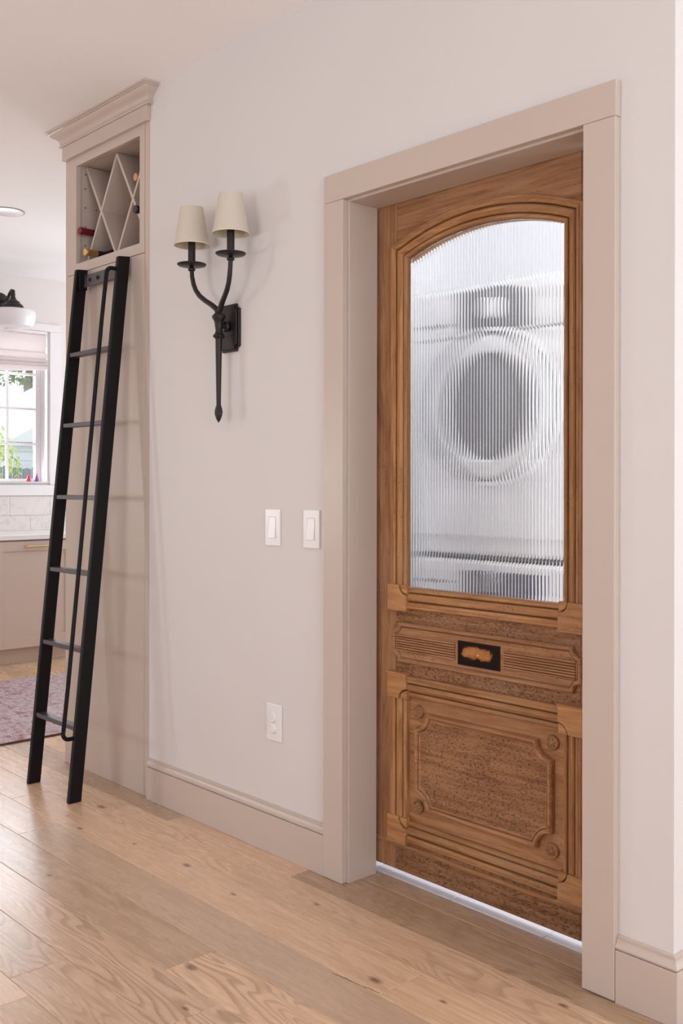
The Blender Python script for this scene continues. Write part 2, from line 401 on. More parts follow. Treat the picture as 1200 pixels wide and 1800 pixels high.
for k in range(-20, 30):
    ya, yb = Y0 - PW*k, Y0 - PW*(k-1)
    if yb > 3.0: yb = 3.0
    if ya >= 3.0 or yb <= -4.5: continue
    ya = max(ya, -4.5)
    if k in JOINTS:
        js = list(JOINTS[k]); tn = list(TONE[k])
        lo = js[0]; 
        while lo > -6.6: lo -= rp.uniform(1.5, 2.0); js.insert(0, lo); tn.insert(0, (rp.uniform(.9, 1.04), rp.uniform(0, .25)))
        hi = js[-1]
        while hi < 3.2: hi += rp.uniform(1.6, 2.1); js.append(hi); tn.append((rp.uniform(.9, 1.05), rp.uniform(0, .2)))
        bounds = [-6.63] + [j for j in js if -6.6 < j < 3.15] + [3.2]
        tn = tn[len([j for j in js if j <= -6.6]):]
    else:
        js = [-6.63 + rp.uniform(.4, 1.9)]
        while js[-1] < 3.0: js.append(js[-1] + rp.uniform(1.4, 2.0))
        bounds = [-6.63] + [j for j in js if j < 3.0] + [3.2]
        tn = [(rp.uniform(.86, 1.06), rp.uniform(0, .25)) for _ in bounds]
    segs = []
    for i in range(len(bounds)-1):
        segs.append((bounds[i], bounds[i+1], tn[min(i, len(tn)-1)]))
    if yb > .06:      # boards stop at the walls; only the doorway strip lies between them
        cut = []
        for a, b, t in segs:
            if a < -3.725: cut.append((a, min(b, -3.725), t, ya, yb))
            if b > -.926: cut.append((max(a, -.926), b, t, ya, yb))
        if ya < .1: cut.append((-1.985, -1.129, (.70, .0), ya, .134))  # doorway board toned darker: the shade there is put into its colour
    else: cut = [(a, b, t, ya, yb) for a, b, t in segs]
    for a, b, t, y0, y1 in cut:
        if b - a < .05: continue
        if y0 < -1.45 or a > .5 or y0 > 2.0: plank_mesh(a, b, y0, y1, field); continue
        mb = MB(); plank_mesh(a, b, y0, y1, mb)
        cx, cy = (a+b)/2, (y0+y1)/2
        me = bpy.data.meshes.new('plank'); me.from_pydata([(p[0]-cx, p[1]-cy, p[2]) for p in mb.v], [], mb.f); me.update()
        o = bpy.data.objects.new('plank', me); COL.objects.link(o); me.materials.append(OAK); o.parent = floor; o.location = (cx, cy, 0)
        o.color = (t[0], t[1], .75 if (k == 4 and a > -1.9) or k in (5, 6) else rp.choice((.15, .3, .5)), 1)
fo = field.build('boards', OAK, floor, kind='stuff', fix=False); fo.color = (1, .1, .3, 1)
# white tile floor of the laundry
lf = struct('floor_laundry', box(-2.65, -1.052, .1345, 1.35, -.0064, -.004), TILEW)
for i in range(5):
    for j in range(5):
        x0 = -2.648 + i*.32; y0 = .136 + j*.305; x1 = min(x0+.317, -1.054); y1 = min(y0+.302, 1.349)
        if y1 > y0: box(x0, x1, y0, y1, -.004, 0).build('tile', TILEW, lf, bevel=.001)

# ---- skirting boards
def sweep_x(prof, x0, x1, flip=1):
    return MB().prism(prof, lambda p, t: (x0 if t == 0 else x1, -p[0], p[1]))
CAP = [(0,.1235),(.0165,.1235),(.0185,.126),(.0185,.129),(.014,.132),(.011,.138),(.0095,.143),(.0075,.1435),(.0075,.150),(.005,.152),(0,.152)]
def skirting(name, x0, x1, ret=None):
    r = empty(name, (x0, 0, 0), kind='structure')
    if ret:
        b = MB().loft([[(x0,-.018,0),(x0,-.018,.1215),(x0,-.0002,.1215),(x0,-.0002,0)],
                       [(WX1+.018,-.018,0),(WX1+.018,-.018,.1215),(WX1+.0002,-.0002,.1215),(WX1+.0002,-.0002,0)],
                       [(WX1+.018,ret,0),(WX1+.018,ret,.1215),(WX1+.0002,ret,.1215),(WX1+.0002,ret,0)]])
    else: b = box(x0, x1, -.018, -.0002, 0, .1215)
    b.build('base_board', GREIGE, r, bevel=.0012)
    c = sweep_x(CAP, x0, WX1 + .0002 if ret else x1)
    if ret:
        # mitred return round the outer corner
        rings = []
        n = len(CAP)
        c = MB()
        rings.append([(x0, -p[0] - .0001, p[1]) for p in CAP]); rings.append([(WX1 + p[0], -p[0] - .0001, p[1]) for p in CAP]); rings.append([(WX1 + p[0] + .0001, ret, p[1]) for p in CAP])
        c.loft(rings)
    c.build('cap_moulding', GREIGE, r, smooth=True, angle=40)
    return r
skirting('baseboard_left', WX0 + .008, -2.0585)
skirting('baseboard_right', -1.0612, WX1 + .018, ret=2.9)

# ---- door casing and jambs
tr = empty('trim_1', (XC, 0, 0), kind='structure')
box(-2.058, -1.974, -.020, -.0002, .001, 2.019).build('casing_board', GREIGE, tr, bevel=.0012)
box(-1.148, -1.062, -.020, -.0002, .004, 2.019).build('casing_board', GREIGE, tr, bevel=.0012)
box(-2.058, -1.0605, -.0205, -.0002, 2.0195, 2.1015).build('head_casing', GREIGE, tr, bevel=.0012)
box(-1.9848, -1.966, .0, .1157, 0, 2.0295).build('jamb_board', GREIGE, tr, bevel=.001)
box(-1.1560, -1.1292, .0, .1157, 0, 2.0295).build('jamb_board', GREIGE, tr, bevel=.001)
box(-1.9658, -1.1562, .0, .1157, 2.013, 2.0295).build('head_jamb', GREIGE, tr, bevel=.001)

# ------------------------------------------------------------------ the antique door
FY = .130                                    # face plane of the stiles and rails
def dp(u, h, z): return (XC + u, FY - h, z)
door = empty('door_1', (XC, FY, .03), kind='structure', label='stripped antique pine door with an arched reeded glass light')
ARC_R = .767; ARC_Z = 1.130
def arc_z(u, r=ARC_R): return ARC_Z + sqrt(r*r - u*u)
for s in (-1, 1):
    box(XC + s*.3235, XC + s*.43, FY, FY + .042, .03, 2.06).build('stile', W_V if s < 0 else W_VP, door, bevel=.0016)
us = [-.3230 + .6460*i/24 for i in range(25)]
poly = [(u, max(1.80, arc_z(max(-.272, min(.272, u))) if abs(u) < .272 else 1.842)) for u in us] + [(.3230, 2.06), (-.3230, 2.06)]
MB().prism(poly, lambda p, t: dp(p[0], 0 if t == 0 else -.042, p[1])).build('top_rail', W_H, door, bevel=.0016)
box(XC-.3230, XC+.3230, FY, FY+.042, .560, .872).build('lock_rail', W_HP, door, bevel=.0016)
box(XC-.3230, XC+.3230, FY, FY+.042, .03, .180).build('bottom_rail', W_HP, door, bevel=.0016)
box(XC-.3225, XC+.3225, FY+.008, FY+.030, .181, .559).build('field_panel', W_H, door)
bd = MB(); bd.prism([(0,.100),(.004,.102),(.005,.107),(.004,.112),(0,.114)], lambda p, t: (XC - .425 if t == 0 else XC + .425, FY - .0001 - p[0], p[1])); bd.build('bottom_bead', W_HM, door)

PROF = [(0,-.010),(0,.005),(.003,.009),(.008,.0095),(.0115,.007),(.0125,.001),(.0145,.0005),(.016,.006),(.020,.0095),(.026,.0130),(.032,.0130),(.036,.010),(.0375,.003),(.0395,.003),(.041,.0125),(.044,.0145),(.049,.0145),(.050,.0130),(.052,.0130),(.053,.0145),(.057,.0145),(.060,.011),(.0605,-.001)]
def mitre_rows(path, prof):
    n = len(path); rows = []
    for i, p in enumerate(path):
        d0 = Vector(path[i]) - Vector(path[i-1]) if i > 0 else None
        d1 = Vector(path[i+1]) - Vector(path[i]) if i < n-1 else None
        a = d0.normalized() if d0 else d1.normalized(); b = d1.normalized() if d1 else a
        na = Vector((-a.y, a.x)); nb = Vector((-b.y, b.x)); nn = (na + nb).normalized(); k = 1/max(.3, nn.dot(na))
        rows.append([dp(p[0] + nn.x*u*k, h, p[1] + nn.y*u*k) for u, h in prof])
    return rows
GROOVE_DARK = flat('dark_groove_brown', (0.105, 0.045, 0.020), .6, 0, .3)  # dark brown set on groove faces of the mouldings and panels
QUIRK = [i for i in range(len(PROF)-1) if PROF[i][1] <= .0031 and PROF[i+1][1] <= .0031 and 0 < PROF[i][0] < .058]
def mark_faces(o, n, pick, m=None):
    o.data.materials.append(m or GROOVE_DARK); k = len(o.data.materials) - 1
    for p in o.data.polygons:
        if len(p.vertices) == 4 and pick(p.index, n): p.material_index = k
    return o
def quirks(o): return mark_faces(o, len(PROF), lambda i, n: i % n in QUIRK)
ARCN = 28
path = [(-.275, .873), (-.275, arc_z(.275))] + [(-.275 + .55*i/ARCN, arc_z(-.275 + .55*i/ARCN)) for i in range(1, ARCN)] + [(.275, arc_z(.275)), (.275, .873)]
rows = mitre_rows(path, PROF)
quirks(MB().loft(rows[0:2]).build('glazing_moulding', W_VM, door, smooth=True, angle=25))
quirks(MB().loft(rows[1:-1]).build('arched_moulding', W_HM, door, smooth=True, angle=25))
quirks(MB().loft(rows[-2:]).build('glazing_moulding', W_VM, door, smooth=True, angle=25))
def bar(p0, p1, m, name='moulding'): 
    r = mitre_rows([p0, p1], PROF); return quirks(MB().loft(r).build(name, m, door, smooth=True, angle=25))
bar((.275, .873), (-.275, .873), W_HM, 'glazing_moulding')
bar((-.275, .555), (.275, .555), W_HM, 'panel_moulding')
bar((.275, .187), (-.275, .187), W_HM, 'panel_moulding')
bar((-.275, .187), (-.275, .555), W_VM, 'panel_moulding')
bar((.275, .555), (.275, .187), W_VM, 'panel_moulding')
def corner_block(cx, cz, sx, sz):            # (cx,cz) inner corner of the frame; (sx,sz) point outwards
    A, Bk, R = .009, .0665, .030
    pts = []
    arc = [(-A + R*sin(t*pi/2/7), -A + R*cos(t*pi/2/7)) for t in range(8)]
    pts = arc + [(Bk, -A), (Bk, Bk), (-A, Bk)]
    pts = [(cx + sx*p[0], cz + sz*p[1]) for p in pts]
    b = MB(); b.prism(pts, lambda p, t: dp(p[0], .0205 if t == 0 else -.002, p[1]))
    o = b.build('corner_block', W_B, door, bevel=.0025, seg=2)
    lobe = [(-A-.0, -A)] + [(-A + (R-.004)*sin(t*pi/2/7), -A + (R-.004)*cos(t*pi/2/7)) for t in range(8)]
    lobe = [(cx + sx*p[0], cz + sz*p[1]) for p in lobe]
    MB().prism(lobe, lambda p, t: dp(p[0], .0165 if t == 0 else -.002, p[1])).build('corner_lobe', W_B, o, bevel=.0015)
    # turned lip along the outer ends
    lip = MB(); z0, z1 = sorted((cz + sz*.0630, cz + sz*.0675)); x0, x1 = sorted((cx - sx*.011, cx + sx*.0685))
    lip.box(XC + x0, XC + x1, FY-.023, FY-.0005, z0, z1); lip.build('block_lip', W_B, o, bevel=.001)
for sx in (-1, 1):
    corner_block(sx*.275, .873, sx, -1); corner_block(sx*.275, .555, sx, 1); corner_block(sx*.275, .187, sx, -1)

def notched(hw, z0, z1, R, ins, n=8):        # rectangle with concave corners, inset by ins
    out = []; r = R + ins; a0 = asin(max(0, min(1, ins/r))); corners = [(-hw, z0, 0), (hw, z0, 1), (hw, z1, 2), (-hw, z1, 3)]
    for (cx, cz, q) in corners:
        base = [pi/2, pi, 1.5*pi, 0][q]       # arc runs clockwise about the outer corner
        for i in range(n+1):
            t = a0 + (pi/2 - 2*a0)*i/n; a = base - t
            out.append((cx + r*cos(a), cz + r*sin(a)))
    return out
def stepped(name, hw, z0, z1, R, levels, m, base=0.0):
    rings = [[dp(p[0], base + h, p[1]) for p in notched(hw, z0, z1, R, ins)] for ins, h in levels]
    mb = MB(); mb.loft(rings, True, True); return mb.build(name, m, door, smooth=True, angle=28)
lockp = stepped('lock_panel', .332, .652, .770, .026, [(0,-.001),(0,.0095),(.003,.0130),(.009,.0130),(.013,.0075),(.015,.007)], mk_wood('pine_lock_panel', 'X', .5, 1.0))
for s in (-1, 1):
    r = MB()
    for i in range(7):
        z = .6875 + i*.0072; a, b = sorted((s*.086, s*.312))
        r.prism([(0,z-.0025),(.0026,z-.0021),(.0036,z-.0008),(.0036,z+.0008),(.0026,z+.0021),(0,z+.0025)], lambda p, t: dp(a if t == 0 else b, .0068 + p[0], p[1]))
    box(XC + min(s*.086, s*.312) , XC + max(s*.086, s*.312), FY-.0076, FY-.0069, .6845, .7335).build('groove_bed', GROOVE_DARK, lockp)
    r.build('reeded_band', mk_wood('pine_reeding', 'X', .2, 1.02) if s < 0 else bpy.data.materials['pine_reeding'], lockp)
# old rim-lock scar: dark rectangle with torn bright wood in the middle
def mk_scar():
    m = M('lock_scar'); c = m.coord((1, 1, 1.9)); d = m.noise(c, 26, 4, .6, .8)
    geo = m.n('ShaderNodeTexCoord'); sp = m.n('ShaderNodeSeparateXYZ'); m.l(geo.outputs['Object'], sp.inputs[0])
    zz = m.math('MULTIPLY', m.math('ABSOLUTE', m.math('SUBTRACT', sp.outputs[2], .713-.03)), 30.0)
    xx = m.math('MULTIPLY', m.math('ABSOLUTE', m.math('SUBTRACT', sp.outputs[0], -.006)), 14.0)
    r = m.math('SUBTRACT', m.math('SUBTRACT', m.math('ADD', d, .42), m.math('POWER', xx, 3.0)), m.math('POWER', zz, 2.0))
    col = m.ramp(r, [(.48, (.012,.007,.006)), (.56, (.08,.026,.009)), (.66, (.34,.13,.04)), (.9, (.46,.21,.07))])
    m.set(col, .75, spec=.15); m.bump(d, .6, .004); return m.m
sc = box(XC-.0715, XC+.0715, FY-.0080, FY-.0068, .6775, .7405).build('lock_scar', mk_scar(), door)
w = MB(); 
for (a,b,c,d) in ((-.074,.074,.7385,.7425),(-.074,.074,.6755,.6790),(-.074,-.0705,.679,.7385),(.0705,.074,.679,.7385)): w.box(XC+a, XC+b, FY-.0095, FY-.0069, c, d)
w.build('scar_rim', flat('charred_rim', (.022,.012,.009), .8, 0, .15), sc)
MB().lathe([(.004,0),(.004,.002),(.002,.003)], (XC-.002, FY-.0079, .708), '-Y', 12).build('nail_head', BRASS, sc)
# raised lower panel
fp = stepped('raised_panel', .240, .232, .515, .047, [(0,-.009),(0,.007),(.003,.0125),(.007,.0130),(.011,.0105),(.0125,.0055),(.0135,.0050),(.016,.0075),(.018,.0045),(.020,.004)], W_HP)
NF = len(notched(.240, .232, .515, .047, 0))
mark_faces(fp, NF, lambda i, n: i < 9*n, W_H); mark_faces(fp, NF, lambda i, n: i // n == 5)
mark_faces(lockp, NF, lambda i, n: i // n == 4)
for sx in (-1, 1):
    for z in (.234, .513):
        ros = MB().lathe([(.0195,-.0085),(.0195,-.002),(.018,.0005),(.0155,.0005),(.0145,-.0015),(.006,-.0015),(.0045,.001),(.002,.0018)], (XC+sx*.2355, FY, z), '-Y', 28)
        ro = ros.build('rosette', mk_wood('carved_rosette', 'X', .1, .85) if 'carved_rosette' not in bpy.data.materials else bpy.data.materials['carved_rosette'], door, smooth=True, angle=40)
        pet = MB()
        for k in range(5):
            a = 2*pi*k/5 + .3; c = (XC + sx*.2355 + .0088*cos(a), FY + .0012, z + .0088*sin(a))
            pet.lathe([(.0001,.0032),(.0022,.0028),(.0038,.0014),(.0042,0)][::-1], c, '-Y', 8)
        pet.build('petals', bpy.data.materials['carved_rosette'], ro, smooth=True)
box(XC+.3335, XC+.365, FY-.0012, FY+.002, .625, .803).build('lock_mortise', HOLE, door)
# reeded glass: real flutes on the room side
g = MB(); NR = 50; SG = 6; pitch = .548/NR; cols = []
RIB = [(0, 0), (.07, .00042), (.14, .00066), (.30, .00082), (.5, .00088), (.70, .00082), (.86, .00066), (.93, .00042)]
for i in range(NR):
    for t, h in RIB: cols.append((-.274 + pitch*(i + t), h))
cols.append((-.274 + pitch*NR, 0))
n = len(cols); vs = []
for u, h in cols:
    zt = arc_z(u) - .0005 if abs(u) < .272 else arc_z(.272) - .0005
    vs += [dp(u, h - .012, .8735), dp(u, h - .012, zt), dp(u, -.0165, .8735), dp(u, -.0165, zt)]
fs = []
for i in range(n-1):
    a, b = 4*i, 4*i+4
    fs += [(a, a+1, b+1, b), (a+2, b+2, b+3, a+3), (a+1, a+3, b+3, b+1), (a, b, b+2, a+2)]
fs += [(0, 2, 3, 1), (4*n-4, 4*n-3, 4*n-1, 4*n-2)]
g.add(vs, fs); g.build('reeded_pane', REED, door, smooth=True, angle=12)

# ------------------------------------------------------------------ laundry machines behind the glass
def machine(name, cx, y, z0, h, label, dryer):
    r = empty(name, (cx, y + .35, z0), label, 'washer' if not dryer else 'dryer')
    wdt = .343
    box(cx-wdt, cx+wdt, y+.012, y+.70, z0+.012, z0+h).build('body', APPL, r, bevel=.012, seg=3)
    pz0, pz1 = (z0+h-.165, z0+h-.008) if dryer else (z0+h-.125, z0+h-.008)
    box(cx-wdt, cx+wdt, y, y+.012, pz0, pz1).build('control_panel', APPL, r, bevel=.004, seg=2)
    # curved front with a dark display
    d = [(-.115, pz0-.006), (.15, pz0+.010), (.14, pz1-.03), (.05, pz1-.006), (-.135, pz1-.012)] if dryer else [(-.085, pz0+.012), (.195, pz0+.012), (.205, pz1-.025), (-.095, pz1-.025)]
    MB().prism(d, lambda p, t: (cx + p[0], y - (.004 if t == 0 else -.001), p[1])).build('display', DARKG if dryer else flat('navy_display', (.10,.11,.17), .15), r, bevel=.002)
    MB().lathe([(.036,-.004),(.034,.02),(.028,.026)], (cx + .01, y - .003, (pz0+pz1)/2), '-Y', 24).build('dial', CHROME if not dryer else APPL, r, smooth=True)
    for k in range(3):
        box(cx-.31+k*.05, cx-.28+k*.05, y-.003, y, pz0+.04, pz0+.05).build('button', APPLG, r)
    dz = z0 + (.505 if dryer else .44)
    box(cx-wdt, cx+wdt, y+.002, y+.012, z0+.075, pz0-.006).build('front_panel', APPL, r, bevel=.003)
    ring = MB().lathe([(.262,0),(.262,.012),(.256,.020),(.247,.022),(.244,.014),(.236,.018),(.205,.030),(.183,.030),(.176,.020)], (cx, y, dz), '-Y', 64, caps=False)
    dr = ring.build('round_door', APPL, r, smooth=True, angle=30)
    MB().lathe([(.2625,.0015),(.2625,.006),(.2475,.0225),(.2435,.0225),(.2435,.006)], (cx, y, dz), '-Y', 64, caps=False).build('door_rim', APPLG, dr, smooth=True)
    MB().lathe([(.177,.012),(.177,.021),(.150,.027),(.09,.031),(.001,.032)], (cx, y, dz), '-Y', 48).build('door_glass', DARKG, dr, smooth=True)
    box(cx-wdt+.01, cx+wdt-.01, y+.02, y+.68, z0, z0+.012).build('plinth', APPLG, r)
    return r
MY = .58; MX = -1.903
machine('washing_machine', MX, MY, 0.0, .925, 'white front-loading washer under the dryer, seen through the reeded glass', False)
machine('tumble_dryer', MX, MY, .930, .915, 'white dryer with dark round door stacked on the washer behind the reeded glass', True)

# ------------------------------------------------------------------ tall cabinet with wine rack
CL, CR, CF = -3.725, -3.0625, 0.0
cab = empty('tall_cabinet', ((CL+CR)/2, .3, 0), 'tall greige built-in cabinet with open wine rack on top, behind the black ladder', 'cabinet')
box(CL, CL+.018, .02, .62, 0, 2.60).build('side_panel', GREIGE, cab, bevel=.001)
box(CR-.018, CR, .02, .62, 0, 2.60).build('side_panel', GREIGE, cab)
box(CL+.018, CR-.018, .602, .62, 0, 2.60).build('back_panel', GREIGE, cab)
box(CL+.018, CR-.018, .02, .60, 2.065, 2.090).build('rack_floor', GREIGE, cab)
box(CL+.018, CR-.018, .02, .60, 2.512, 2.530).build('rack_top', GREIGE, cab)
box(CL, -3.0985, CF, .0195, 0, 2.0535).build('front_panel', GREIGE, cab, bevel=.0012)
box(-3.0965, CR, CF, .0195, 0, 2.60).build('end_stile', GREIGE, cab, bevel=.0012)
fr = MB(); fr.box(CL, -3.635, CF, .0195, 2.0555, 2.5995); fr.box(-3.135, -3.0985, CF, .0195, 2.0555, 2.5995)
fr.box(-3.635, -3.135, CF, .0195, 2.0555, 2.0955); fr.box(-3.635, -3.135, CF, .0195, 2.505, 2.5995)
fr.build('face_frame', GREIGE, cab)
box(CL+.0185, -3.640, .0197, .60, 2.0905, 2.5115).build('rack_side', GREIGE, cab)
box(-3.128, CR-.0185, .0197, .60, 2.0905, 2.5115).build('rack_side', GREIGE, cab)
ph = MB()
for yy in (.045, .095):
    for z in (2.14, 2.18, 2.26, 2.34, 2.42, 2.48):
        ph.lathe([(.0030,0),(.0030,.0012)], (-3.6402, yy, z), 'X', 8)
ph.build('shelf_pin_hole', HOLE, cab, kind='stuff')
def slat(x0, z0, x1, z1, yoff=0):
    d = Vector((x1-x0, z1-z0)).normalized(); nn = Vector((-d.y, d.x))*.0062; y0, y1 = .045 + yoff, .55
    q = [(x0+nn.x, z0+nn.y), (x1+nn.x, z1+nn.y), (x1-nn.x, z1-nn.y), (x0-nn.x, z0-nn.y)]
    MB().prism(q, lambda p, t: (p[0], y0 if t == 0 else y1, p[1])).build('lattice_board', GREIGE, cab)
RL, RM, RR, RZ0, RZ1 = -3.632, -3.384, -3.136, 2.096, 2.506
for a, b in ((RL, RM), (RM, RR)):
    slat(a, RZ1, b, RZ0); slat(a, RZ0, b, RZ1, .0005)
box(CL - .003, CR + .004, -.0165, -.0002, 2.5425, 2.6005).build('frieze_board', GREIGE, cab, bevel=.001)
CRP = [(.0,.000),(.020,.000),(.023,.004),(.021,.009),(.017,.011),(.018,.020),(.023,.030),(.032,.037),(.042,.042),(.050,.050),(.052,.053),(.058,.054),(.058,.058),(.064,.060),(.064,.0665),(0,.0665)]
rings = []
for (px, py, sx, sy) in ((CL, .30, -1, 0), (CL, 0, -1, -1), (CR, 0, 1, -1), (CR, -.0004, 1, 0)):
    if (px, py) == (CR, -.0004): rings.append([(px + u, -.0004, 2.601 + h) for u, h in CRP])
    elif sy == 0: rings.append([(px - u, .30, 2.601 + h) for u, h in CRP])
    else: rings.append([(px + sx*u, -u - .0002, 2.601 + h) for u, h in CRP])
MB().loft(rings).build('crown_moulding', GREIGE, cab, smooth=True, angle=30)

def wine_bottle(x, z, yend, cap, caplabel, label, r=.037):
    b = empty('wine_bottle', (x, yend, z), label, 'bottle', None)
    MB().lathe([(.0001,0),(.0145,0),(.0155,.002),(.0155,.014),(.0145,.016),(.0140,.055)], (x, yend, z), '-Y', 20).build('capsule', cap, b, smooth=True, label=caplabel)
    MB().lathe([(.0138,-.0555),(.0140,-.078),(.018,-.098),(.030,-.122),(r,-.150),(r,-.29),(.030,-.30),(.010,-.295)], (x, yend, z), '-Y', 24).build('glass', BOTTLE, b, smooth=True)
    return b
def fixcap(b):
    for o in b.children:
        if o.name.startswith('capsule'):
            for v in o.data.vertices: v.co.y = -v.co.y
            o.data.flip_normals()
            for v in o.data.vertices: v.co.y = v.co.y
for (x, z, y, cap, cl, lb) in ((-3.6025, 2.230, -.002, REDFOIL, 'red foil capsule', 'wine bottle with a red foil capsule at the left of the cabinet rack'),
                               (-3.553, 2.1325, -.004, GOLD, 'gold foil capsule', 'wine bottle with a gold foil capsule lying on the rack floor'),
                               (-3.1665, 2.232, -.002, BLKFOIL, 'black foil capsule', 'wine bottle with a black capsule at the right of the cabinet rack'),
                               (-3.260, 2.388, .056, COPPER, 'copper foil capsule', 'wine bottle with a copper capsule in the upper right rack diamond')):
    fixcap(wine_bottle(x, z, y, cap, cl, lb))

# ------------------------------------------------------------------ black library ladder
lad = empty('library_ladder', (-3.365, -.235, 0), 'black metal library ladder leaning against the greige wine cabinet', 'ladder')
def rail_y(z, back=False): return (-.2095 if back else -.2605) + .0992*z
def rail(x0, x1):
    zt = 2.048
    return MB().prism([(rail_y(0), 0), (rail_y(0, True), 0), (rail_y(zt, True), zt + .005), (rail_y(zt), zt)], lambda p, t: (x0 if t == 0 else x1, p[0], p[1]))
rail(-3.541, -3.521).build('rail', BLACK, lad, bevel=.003, seg=2)
rr_ = rail(-3.211, -3.190).build('rail', BLACK, lad, bevel=.003, seg=2)
for k in range(6):
    z = .269 + .2855*k; yf = rail_y(z) + .004
    box(-3.5208, -3.2112, yf, yf + .034, z - .0085, z + .0085).build('rung', RUNGM, lad, bevel=.0015)
hb = MB(); hb.prism([(rail_y(1.975)+.030, 1.975), (rail_y(1.975)+.036, 1.975), (rail_y(2.025)+.036, 2.025), (rail_y(2.025)+.030, 2.025)], lambda p, t: (-3.5208 if t == 0 else -3.2112, p[0], p[1]))
hd = hb.build('head_plate', RUNGM, lad, bevel=.001)
for x in (-3.458, -3.395): MB().lathe([(.0075,0),(.0075,.004),(.0045,.006)], (x, rail_y(2.0)+.0295, 2.0), '-Y', 14).build('screw', HOLE, hd, smooth=True)
box(-3.5208, -3.506, rail_y(1.99)+.012, rail_y(1.99)+.045, 1.965, 2.035).build('head_bracket', BLACK, lad, bevel=.001)
pts = []; xr = -3.2035
zb, zt2 = .236, 2.000; off = .040; rc = .022
def ry(z, o): return rail_y(z) - o
pts.append((xr, ry(zb, -.004), zb)); pts.append((xr, ry(zb, off - rc), zb))
for i in range(1, 7): a = pi/2*i/6; pts.append((xr, ry(zb, off - rc + rc*sin(a)), zb + rc*(1-cos(a))))
for i in range(1, 10): z = zb + rc + (zt2 - zb - 2*rc)*i/10; pts.append((xr, ry(z, off), z))
for i in range(0, 7): a = pi/2*i/6; pts.append((xr, ry(zt2, off - rc + rc*cos(a)), zt2 - rc + rc*sin(a)))
pts.append((xr, ry(zt2, -.004), zt2))
MB().tube(pts, .0078, 14).build('grab_rod', BLACK, lad, smooth=True)

# ------------------------------------------------------------------ two-light wall sconce
SX, SY = -2.549, -.052
sco = empty('wall_sconce', (SX, 0, 1.70), 'dark iron two-light wall sconce with small cream tapered shades', 'wall lamp')
def notch_plate(hw, hz, R, y0, y1, name, par):
    pp = [(SX + p[0], 1.7035 + p[1]) for p in notched(hw, -hz, hz, R, 0, 5)]
    return MB().prism(pp, lambda p, t: (p[0], y0 if t == 0 else y1, p[1])).build(name, IRON, par, bevel=.002, seg=2)
bp = notch_plate(.055, .080, .016, -.010, -.0005, 'backplate', sco)
notch_plate(.048, .073, .014, -.016, -.0101, 'backplate_step', bp)
MB().tube([(SX, -.016, 1.7085), (SX, SY + .006, 1.7085)], .0085, 12).build('spacer_bar', IRON, sco, smooth=True)
MB().lathe([(.010,-.006),(.017,-.004),(.019,0),(.017,.006),(.010,.009)], (SX, -.024, 1.7085), '-Y', 16).build('collar_nut', IRON, sco, smooth=True)
MB().lathe([(.0075,1.437),(.0085,1.50),(.0105,1.62),(.011,1.664),(.019,1.670),(.020,1.675),(.014,1.681),(.0105,1.690),(.015,1.722),(.019,1.729),(.023,1.736),(.023,1.740),(.015,1.748),(.010,1.756),(.003,1.760)], (SX, SY, 0), 'Z', 20).build('stem', IRON, sco, smooth=True, angle=50)
fin = MB(); rings = []
for r, z in ((.0075,1.452),(.0085,1.444),(.0135,1.430),(.0155,1.418),(.0135,1.408),(.008,1.394),(.001,1.384)):
    rings.append([(SX + r*cos(2*pi*k/4 + .5), SY + r*sin(2*pi*k/4 + .5), z) for k in range(4)])
fin.loft(rings).build('finial', IRON, sco, bevel=.001)
for s in (-1, 1):
    cx, cy = SX + s*.111, -.085
    P = [(0,0,1.750),(.012,-.002,1.766),(.030,-.008,1.781),(.055,-.016,1.797),(.078,-.023,1.815),(.094,-.028,1.836),(.103,-.031,1.858),(.109,-.033,1.885),(.111,-.033,1.915)]
    arm = MB().tube([(SX + s*a, SY + b, z) for a, b, z in P], [.0095,.0095,.009,.0085,.0085,.008,.008,.0075,.0075], 12).build('arm', IRON, sco, smooth=True)
    MB().lathe([(.008,1.902),(.0125,1.905),(.0125,1.910),(.009,1.913),(.006,1.918),(.045,1.921),(.0495,1.925),(.0495,1.927),(.012,1.9245),(.011,1.9246)], (cx, cy, 0), 'Z', 32).build('drip_pan', IRON, sco, smooth=True, angle=40)
    MB().lathe([(.0125,1.926),(.0125,2.02),(.010,2.022)], (cx, cy, 0), 'Z', 18).build('candle_sleeve', IRON, sco, smooth=True)
    sh = MB(); 
    prof = [(.0595,1.990),(.0385,2.118),(.0375,2.118),(.0585,1.990)]
    rings = [[(cx + r*cos(2*pi*k/40), cy + r*sin(2*pi*k/40), z) for k in range(40)] for r, z in prof]
    sh.loft(rings + [rings[0]], True, False)
    shd = sh.build('lamp_shade', LINEN, sco, smooth=True, angle=40, label='cream linen shade')
    MB().loft([[(cx + r*cos(2*pi*k/40), cy + r*sin(2*pi*k/40), z) for k in range(40)] for r, z in ((.0583,1.9905),(.0373,2.1175),(.0369,2.1175),(.0579,1.9905),(.0583,1.9905))], True, False).build('shade_lining', LINER, shd, smooth=True)
    MB().loft([[(cx + r*cos(2*pi*k/40), cy + r*sin(2*pi*k/40), z) for k in range(40)] for r, z in ((.0600,1.989),(.0604,1.993),(.0598,1.996),(.0592,1.989),(.0600,1.989))], True, False).build('shade_rim', LINER, shd, smooth=True)
    MB().tube([(cx, cy, 2.02), (cx, cy, 2.06)], .009, 10).build('bulb_socket', PLASTIC, sco, smooth=True)
    hz = MB(); hz.tube([(cx-.042, cy, 2.085), (cx+.042, cy, 2.085)], .0012, 6); hz.tube([(cx, cy, 2.06), (cx, cy, 2.085)], .0012, 6); hz.build('shade_spider', IRON, sco)

